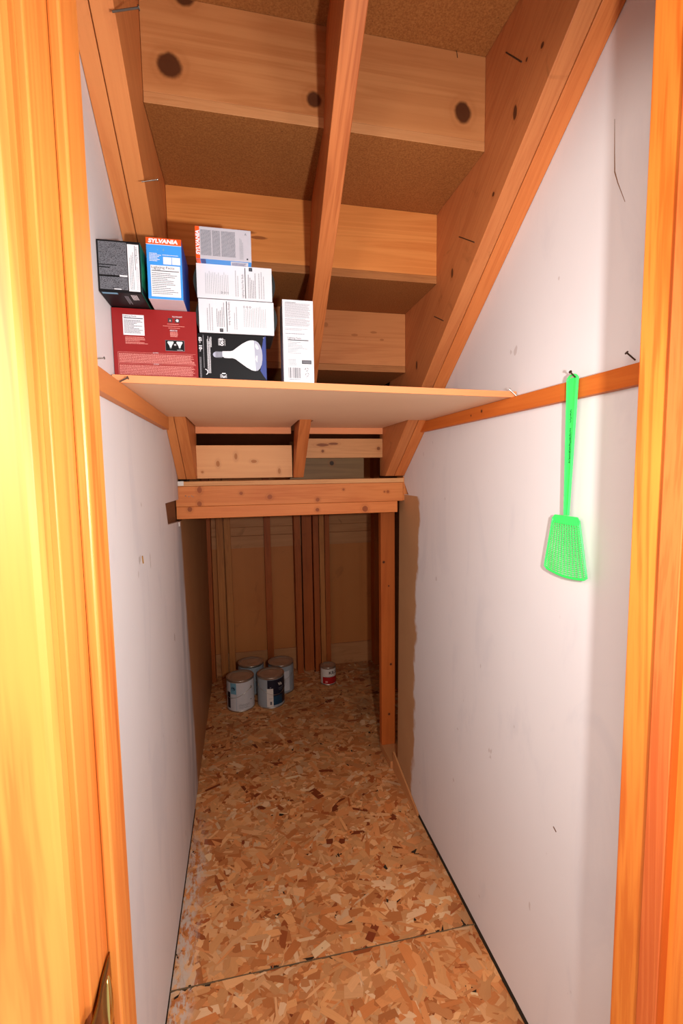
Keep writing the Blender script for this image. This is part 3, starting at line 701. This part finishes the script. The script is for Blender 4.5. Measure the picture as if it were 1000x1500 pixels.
# black box with a bulb picture
t = carton('bulb_box', 'black light bulb box with a large white reflector bulb picture, beside the red box', -.0785, .0590, .9995, 1.115, ST, 1.7115, [BLACK, NAVY, BLACK, BLACK])
p = Print(-.0785, .9995, ST); H = 93
def bulb(p):
    out = [(48, 58.6), (64, 59.2), (69, 60.5), (76, 66), (88, 75), (98, 80.5), (104, 82.5), (110, 83), (116, 82.2), (121, 79), (125, 73), (128, 64), (129, 54), (128.8, 44), (127, 34), (123.5, 26.5), (119, 22), (113, 21), (106, 22.5),
           (96, 28), (84, 36.5), (74, 43.6), (68, 45.6), (60, 45.2), (52, 45.5), (48.3, 48)]
    p.poly([(132, 90), (136.5, 92), (136.5, 3), (130, 12), (124, 22), (129, 44), (128, 66)], BGLOW)
    p.poly(out, WHITE, .0004)
    p.poly([(112, 82.6), (116, 82), (121, 79), (125, 73), (128, 64), (129, 54), (128.8, 44), (127, 34), (123.5, 26.5), (119, 22.2), (115, 21.4)], BULBG, .0008)
    p.poly([(115.5, 77), (120, 72), (122, 66), (118, 65), (114.5, 70)], WHITE, .0011); p.poly([(116, 52), (119, 52), (118, 38), (115, 44)], WHITE, .0011)
    p.poly([(48, 57.5), (34, 57), (30, 54.5), (29, 52), (29.2, 50), (31, 47), (34.5, 45.8), (48, 47)], BULBG, .0004)
    for i in range(5): p.rect(34.5+i*2.7, 45, 36+i*2.7, 58.2, INKM, .0006)
bulb(p)
p.text('$90', 47, 77, 10, WHITE, rot=-90, width=15, bold=.25); p.lines(40, 70, 44.5, 86, 1.9, WHITE, True, seed=3); p.lines(52, 70, 55, 84, 1.9, WHITE, True, seed=4)
p.text('65', 4.6, 81, 8, WHITE, rot=-90, width=8, bold=.3); p.text('W', 4, 74.5, 4, WHITE, rot=-90); p.text('10', 4.8, 64.5, 8, WHITE, rot=-90, width=8, bold=.3); p.text('W', 4.2, 58, 4, WHITE, rot=-90)
p.lines(9.5, 24, 12.5, 90, 1.9, INKL, True, seed=8, ragged=.02, ink=.4); p.lines(2.5, 4, 6.5, 46, 1.8, INKL, True, seed=9, ragged=.02, ink=.4)
p.lines(17, 14, 25, 88, 1.75, WHITE, True, seed=12, ragged=.15, ink=.5); p.lines(24, 66, 28, 88, 1.9, WHITE, True, seed=13)
p.text('13', 49, 10, 9.5, WHITE, rot=-90, width=10, bold=.3); p.lines(42, 5, 46, 15, 1.9, WHITE, True, seed=5); p.lines(53.5, 5, 56, 15, 1.9, WHITE, True, seed=6)
arc = [(11+7.5*math.cos(a), 16+6.5*math.sin(a)) for a in [math.radians(-60+i*17) for i in range(9)]]
for a, b in zip(arc, arc[1:]):
    p.poly([a, b, (11+(b[0]-11)*.8, 16+(b[1]-16)*.8), (11+(a[0]-11)*.8, 16+(a[1]-16)*.8)], WHITE)
p.text('*', 132, 88, 5, WHITE)
p.done(t)
# two white boxes stacked on it
def facts(p, W_, H_, flip):
    def R_(u0, v0, u1, v1, m, l=0):
        if flip: u0, v0, u1, v1 = W_-u1, H_-v1, W_-u0, H_-v0
        p.rect(u0, v0, u1, v1, m, l)
    def Ln(u0, v0, u1, v1, pt, m, **k):
        if flip: u0, v0, u1, v1 = W_-u1, H_-v1, W_-u0, H_-v0
        p.lines(u0, v0, u1, v1, pt, m, True, **k)
    R_(94.5, 3, 96, H_-3, INK); R_(103, H_-9, 110, H_-2, INK); R_(105, H_-7, 108, H_-5, INKM, .0004)
    u, v = (90, 27) if not flip else (W_-90, H_-27)
    p.text('Lighting Facts Per Bulb', u, v, 5.5, INKM, rot=90 if not flip else -90, width=46)
    Ln(98, 4, 118, H_-12, 3.4, INKM, seed=31+flip, ragged=.4, ink=.3); Ln(120, 4, 136, H_-4, 4.6, INKL, seed=33+flip, ragged=.4, ink=.3)
    Ln(72, 6, 84, H_-8, 4.2, INKL, seed=35+flip, ragged=.4, ink=.28); Ln(14, 8, 64, H_-14, 3.6, INKL, seed=37+flip, ragged=.2, ink=.22)
    for uu in (48, 54, 60):
        c = (uu, 12) if not flip else (W_-uu, H_-12)
        o_ = [(c[0]+2*math.cos(a*math.pi/4), c[1]+2*math.sin(a*math.pi/4)) for a in range(8)]; i_ = [(c[0]+1.2*math.cos(a*math.pi/4), c[1]+1.2*math.sin(a*math.pi/4)) for a in range(8)]
        for j in range(8): p.poly([o_[j], o_[(j+1) % 8], i_[(j+1) % 8], i_[j]], INKM if uu < 58 else INKL)
def whitebox(label, x0, x1, y0, y1, z0, z1, flip):
    t = thing('bulb_box', label, 'box', ((x0+x1)/2, (y0+y1)/2, z0), 'light bulb boxes on the shelf')
    obj('carton', box(B(), x0, x1, y0, y0+.004, z0, z1), [CWHITE], t, bevel=.0006)
    # dark body with gently bulging sides behind the white face
    bm = B(); n = 8; pts = []
    for i in range(n+1): pts.append((x1-.002+.009*math.sin(math.pi*i/n), z0+.001+(z1-z0-.002)*i/n))
    for i in range(n+1): pts.append((x0+.002-.009*math.sin(math.pi*i/n), z1-.001-(z1-z0-.002)*i/n))
    prism(bm, pts, 'Y', y0+.004, y1)
    obj('carton_body', bm, [flat('carton_dark_grey', (34, 38, 37), .45, .3)], t, label='dark carton sides that bulge outward')
    p = Print(x0, y0, z0); facts(p, (x1-x0)*1000, (z1-z0)*1000, flip); p.done(t)
    return t
whitebox('white light bulb box directly on top of the black box', -.0740, .0760, .9965, 1.11, 1.7125, 1.7785, True)
whitebox('upper white light bulb box, under the small orange-ended box', -.0755, .0735, .994, 1.11, 1.7795, 1.8455, False)
# small box with orange end on top
t = carton('bulb_box', 'small grey and blue light bulb box with orange end, topmost of the stack', -.0735, .0330, .975, 1.07, 1.8460, 1.9065, [CGREY, CGREY, CBLUE, CGREY])
p = Print(-.0735, .975, 1.846); p.rect(0, 0, 8, 60, ORANGE); p.text('SYLVANIA', 4.6, 30, 9, WHITE, rot=90, width=46, bold=.5, shear=.12)
for u0, u1, sd in ((10, 30, 1), (32, 47, 2), (49, 76, 3)): p.lines(u0, 6, u1, 55, 1.5, INKM, seed=sd, ragged=.03, ink=.5)
p.lines(82, 4, 92, 44, 2.6, INKL, True, seed=5); p.text('A', 96, 52, 6, INKM); p.rect(97, 4, 100, 7, INK)
p.done(t)
p = Print(-.0735, .975, 1.846, side='B')
p.rect(0, 0, 106, 94, CBLUE); p.lv = .0004; p.rect(0, 0, 8, 90, ORANGE); p.rect(66, 2, 100, 60, WHITE); p.rect(9, 0, 18, 60, NAVY)
p.lines(68, 4, 98, 50, 2.6, NAVY, seed=6); p.done(t, 'printed_underside')
# black box with grey print, far left, overhanging the red one
t = carton('bulb_box', 'black box with dense grey print, standing on the red box by the left wall', -.2375, -.1655, .920, 1.045, 1.7530, 1.8420, [BLACK, GREEN, BLACK, BLACK])
p = Print(-.2375, .920, 1.753)
R = random.Random(9)
p.rect(2.5, 4.5, 49, 27, INKM); p.rect(2.5, 28.5, 49, 86, INKM)
for i in range(1500):
    u, v = R.uniform(3, 47.6), R.uniform(5, 85)
    if 26 < v < 29: continue
    p.rect(u, v, u+R.uniform(.5, 1.3), v+.5, BLACK, .0003)
p.rect(2.5, 26, 40, 29, BLACK, .0006); p.rect(2.5, 45.5, 32, 47, BLACK, .0006); p.rect(2.5, 41, 20, 42.6, BLACK, .0006); p.rect(36, 27, 49, 29.6, WHITE, .0009); p.rect(26, 4.5, 38, 6, WHITE, .0009)
p.rect(50.5, 3, 69.5, 84, WHITE); p.text('Lighting Facts', 66, 66, 4, INKM, rot=-90, width=28); p.rect(62.6, 40, 63.4, 82, INK, .0003); p.lines(52, 6, 61.5, 80, 2.6, INKM, True, seed=3, ragged=.5, ink=.3); p.lines(64.5, 6, 69, 50, 2.2, INKL, True, seed=4, ragged=.5, ink=.3)
p.done(t)
p = Print(-.2375, .920, 1.753, side='B')
p.rect(1, 1, 71, 120, BLACK); p.lv = .0004; p.rect(4, 1.5, 30, 9, LBLUE); p.lines(38, 15, 46, 60, 2.4, INKL, True, seed=8, ink=.5); p.lines(50, 8, 62, 34, 2.8, WHITE, True, seed=9, ink=.7, ragged=.1)
p.done(t, 'printed_underside')
p = Print(-.1655, .920, 1.753, side='R')
for q in range(5): p.poly([(8+q*14, 30+q*6), (16+q*14, 24+q*8), (18+q*14, 56+q*4), (10+q*14, 62+q*3)], flat('print_bright_green', (24, 140, 90)))
p.rect(2, 3, 90, 14, BLACK); p.done(t, 'printed_side')
# blue box with orange top
t = carton('bulb_box', 'upright blue light bulb box with orange top band, standing on the red box', -.1585, -.0965, .940, 1.06, 1.7525, 1.8615, [CBLUE, NAVY, PALE, CBLUE])
p = Print(-.1585, .940, 1.7525)
p.rect(0, 97.5, 62, 109, ORANGE); p.rect(0, 96.7, 62, 97.5, WHITE); p.text('SYLVANIA', 30, 103, 9.5, WHITE, width=52, bold=.55, shear=.15)
p.text('4', 30, 88, 7, LBLUE); p.text('x', 20, 88, 5, LBLUE)
p.rect(29, 63, 43.5, 76, WHITE); p.rect(44.5, 63, 59, 76, WHITE); p.lines(5, 66, 27, 83, 2.6, WHITE, seed=2, ragged=.4); p.lines(28, 78, 58, 81, 2.2, WHITE, seed=3)
p.rect(6, 4.5, 58, 60.5, WHITE); p.text('Lighting Facts', 28, 56.5, 6, INK, width=40); p.rect(8, 50, 56, 51.3, INK, .0003); p.text('Per Bulb', 18, 53, 3.4, INK)
p.lines(8, 8, 56, 49, 3.3, INKM, seed=5, ragged=.5, ink=.35); p.done(t)
# slim white box
t = carton('bulb_box', 'slim upright white box with fine print and bar code, standing alone at the right', .0945, .1595, 1.000, 1.065, ST, 1.7885, [CWHITE, CWHITE, CWHITE, CWHITE])
p = Print(.0945, 1.000, ST)
p.lines(5, 134, 59, 164, 2.3, INKL, seed=1, ragged=.1, ink=.5); p.lines(5, 116, 59, 133, 2.3, INKL, seed=2, ragged=.2, ink=.5); p.lines(5, 107, 57, 113, 2.4, INKL, seed=3, ragged=.4); p.lines(5, 97, 50, 104, 4, INKL, seed=4, ragged=.4)
p.lines(6, 163, 28, 166, 2.2, INK, seed=7, ragged=0)
p.text('Lighting Facts', 24, 92, 5.4, INK, width=28); p.rect(10, 87, 54, 88.8, INK); p.lines(10, 60, 54, 86, 3.2, INKL, seed=5, ragged=.6, ink=.4); p.lines(10, 36, 34, 50, 2.8, INKL, seed=6, ragged=.4)
p.rect(39, 39, 59.5, 47, INK); p.rect(40.6, 40.4, 58, 45.6, INKM, .0003)
R = random.Random(3); u = 10
while u < 37:
    w = R.choice((.5, .8, 1.2, 1.9)); p.rect(u, 9, u+w, 31, INKM); u += w+R.choice((.5, .8, 1.3))
p.lines(12, 5, 36, 8, 2, INKM, seed=9, ragged=0)
for cx, cy, r in ((49, 28, 4), (50, 17, 4)):
    for k_ in range(3):
        a0 = k_*2*math.pi/3
        for j in range(4):
            a, b = a0+j*.36, a0+(j+1)*.36
            p.poly([(cx+r*math.cos(a), cy+r*math.sin(a)), (cx+r*math.cos(b), cy+r*math.sin(b)), (cx+r*.66*math.cos(b), cy+r*.66*math.sin(b)), (cx+r*.66*math.cos(a), cy+r*.66*math.sin(a))], INKM)
p.text('UL', 49, 28, 3.6, INKM); p.lines(46, 9, 54, 11, 1.8, INKM, seed=2, ragged=0)
p.done(t)

# ------------------------------------------------------------------ PAINT CANS
TIN = flat('tin', (196, 184, 168), .3, .5, .85); TIND = flat('tin_lid', (206, 182, 156), .36, .5, .55)
LABW = flat('label_white', (206, 204, 204), .5, .3); LABG = flat('label_grey_blue', (158, 164, 168), .5, .3); LABN = flat('label_navy', (22, 26, 42), .4, .35); LABT = flat('label_teal', (20, 60, 84), .45); LABL = flat('label_sky', (110, 160, 180), .5)
LABR = flat('label_red', (176, 24, 26), .4, .35); INKR = flat('label_dark_ink', (50, 30, 28), .5); CREAM = flat('label_cream', (226, 216, 204), .5)
def arcpatch(bm, c, r, a0, a1, z0, z1, mi, n=10):
    """curved print on a can; angles in degrees, 270 faces the door"""
    A = math.radians(a0); Bq = math.radians(a1)
    lathe(bm, [(r, z0), (r, z1)], c, n, mi, A, Bq)
def wraptext(bm, txt, c, r, adeg, z, size, mi, width=None, rot=0):
    n0 = len(bm.verts); text(bm, txt, Matrix.Rotation(math.radians(rot), 4, 'Z'), size, mi, width, size*.03)
    bm.verts.ensure_lookup_table()
    for v in bm.verts[n0:]:
        a = math.radians(adeg) + v.co.x/r; zz = v.co.y
        v.co = Vector((c[0]+r*math.cos(a), c[1]+r*math.sin(a), c[2]+z+zz))
def can(label, x, y, R_, H, body, hang, patches, group='paint cans in the low space', handle=True, lidm=TIND):
    t = thing('paint_can', label, 'can', (x, y, .001), group); c = (x, y, .001)
    bm = B(); lathe(bm, [(0, .002), (R_-.003, .002), (R_, 0), (R_+.0008, .0015), (R_-.001, .004), (R_-.001, H-.006), (R_+.0012, H-.003), (R_+.0005, H), (R_-.004, H), (R_-.006, H-.003), (R_-.0075, H-.003)], c, 56)
    obj('can_body', bm, TIN, t)
    bm = B(); lathe(bm, [(R_-.0015+.0012, .008), (R_-.0015+.0012, H-.012)], c, 56); obj('label_wrap', bm, body, t)
    bm = B(); lathe(bm, [(R_-.0076, H-.0035), (R_-.009, H-.0015), (R_-.012, H-.0015), (R_-.014, H-.006), (R_-.018, H-.006), (R_-.022, H-.0045), (R_*.45, H-.0042), (R_*.42, H-.005), (.0001, H-.005)], c, 56); obj('lid', bm, lidm, t)
    if patches:
        bm = B(); mats = []
        for p_ in patches:
            m = p_[-1]
            if m not in mats: mats.append(m)
            if p_[0] == 'T': wraptext(bm, p_[1], c, R_+.0006, p_[2], p_[3], p_[4], mats.index(m), p_[5], 0)
            elif p_[0] == 'C':
                q = R_+.0006 if p_[3] < .01 else R_+.0004
                bm.faces.new([bm.verts.new((x+q*math.cos(math.radians(p_[1])+p_[3]*math.cos(a)/q), y+q*math.sin(math.radians(p_[1])+p_[3]*math.cos(a)/q), p_[2]+p_[3]*math.sin(a))) for a in [i*math.pi/8 for i in range(16)]]).material_index = mats.index(m)
            else: arcpatch(bm, c, R_+.0001+.0001*p_[0], p_[1], p_[2], p_[3], p_[4], mats.index(m))
        o = obj('label_print', bm, mats, t)
    if handle:
        bm = B(); a = math.radians(hang)
        # bail hangs down in front, hinged on two ears
        pts = []
        e = Vector((math.cos(a), math.sin(a), 0)); f = Vector((e.y, -e.x, 0)); 
        if f.y > 0: f = -f
        for i in range(21):
            th = math.pi*i/20
            r = R_+.004
            ang_h = th
            v = e*math.cos(ang_h)*r + f*math.sin(ang_h)*r
            pts.append((x+v.x, y+v.y, .001 + H*.72 - .052*math.sin(th)**1.3))
        tube(bm, pts, .0012, 6); obj('bail_handle', bm, TIN, t, smooth=True)
        for sgn in (1, -1):
            bm = B(); q = Vector((x, y, .001+H*.72)) + e*sgn*(R_-.002)
            tube(bm, [q, q + e*sgn*.005], [.009, .006], 14); obj('ear', bm, TIN, t)
    return t
can('white gallon paint can with round dark emblem, front left of the group', -.048, 2.772, .0825, .192, LABW, 318,
    [(1, 205, 224, .02, .12, LABN), (1, 226, 252, .11, .178, LABL), ('C', 240, .145, .0125, LABN), ('C', 241, .147, .006, LABT), (1, 252, 253, .012, .178, LABL)] +
    [(2, 262, 262+a, z, z+.0012, INKM) for a, z in ((50, .045), (44, .040), (52, .035), (38, .028), (46, .023))] + [(2, 314, 321, .062, .066, INK)])
can('paint can with dark navy label and white lower corner, front right of the group', .136, 2.768, .0825, .192, LABG, 20,
    [(1, 252, 345, .02, .178, LABN), (2, 249, 276, .012, .125, CREAM), (2, 276, 318, .02, .075, LABT), (3, 262, 270, .025, .045, INKM), (3, 256, 272, .062, .064, INKL),
     (3, 262, 268, .13, .134, INKL), ('T', 'Va', 308, .145, .026, .030, CREAM), (3, 300, 330, .118, .122, INKM), (3, 302, 326, .108, .111, INKM), (3, 305, 322, .06, .068, INK)])
can('grey-blue paint can at the back left of the group', .020, 2.965, .0825, .192, LABG, 200, [(1, 240, 290, .02, .10, LABG)])
can('grey-blue paint can at the back right of the group', .212, 2.930, .0825, .192, LABG, 340, [(1, 255, 305, .02, .15, LABW)] + [(2, 266, 290, z, z+.0012, INKM) for z in (.10, .09, .08)])
can('small red and white quart can standing alone to the right of the others', .530, 2.952, .052, .122, CREAM, 0,
    [(1, 215, 345, .010, .056, LABR), ('T', 'KILZ', 300, .085, .026, .064, INKR), (2, 238, 256, .018, .030, PINK), (2, 236, 300, .057, .059, INKR)], handle=False)
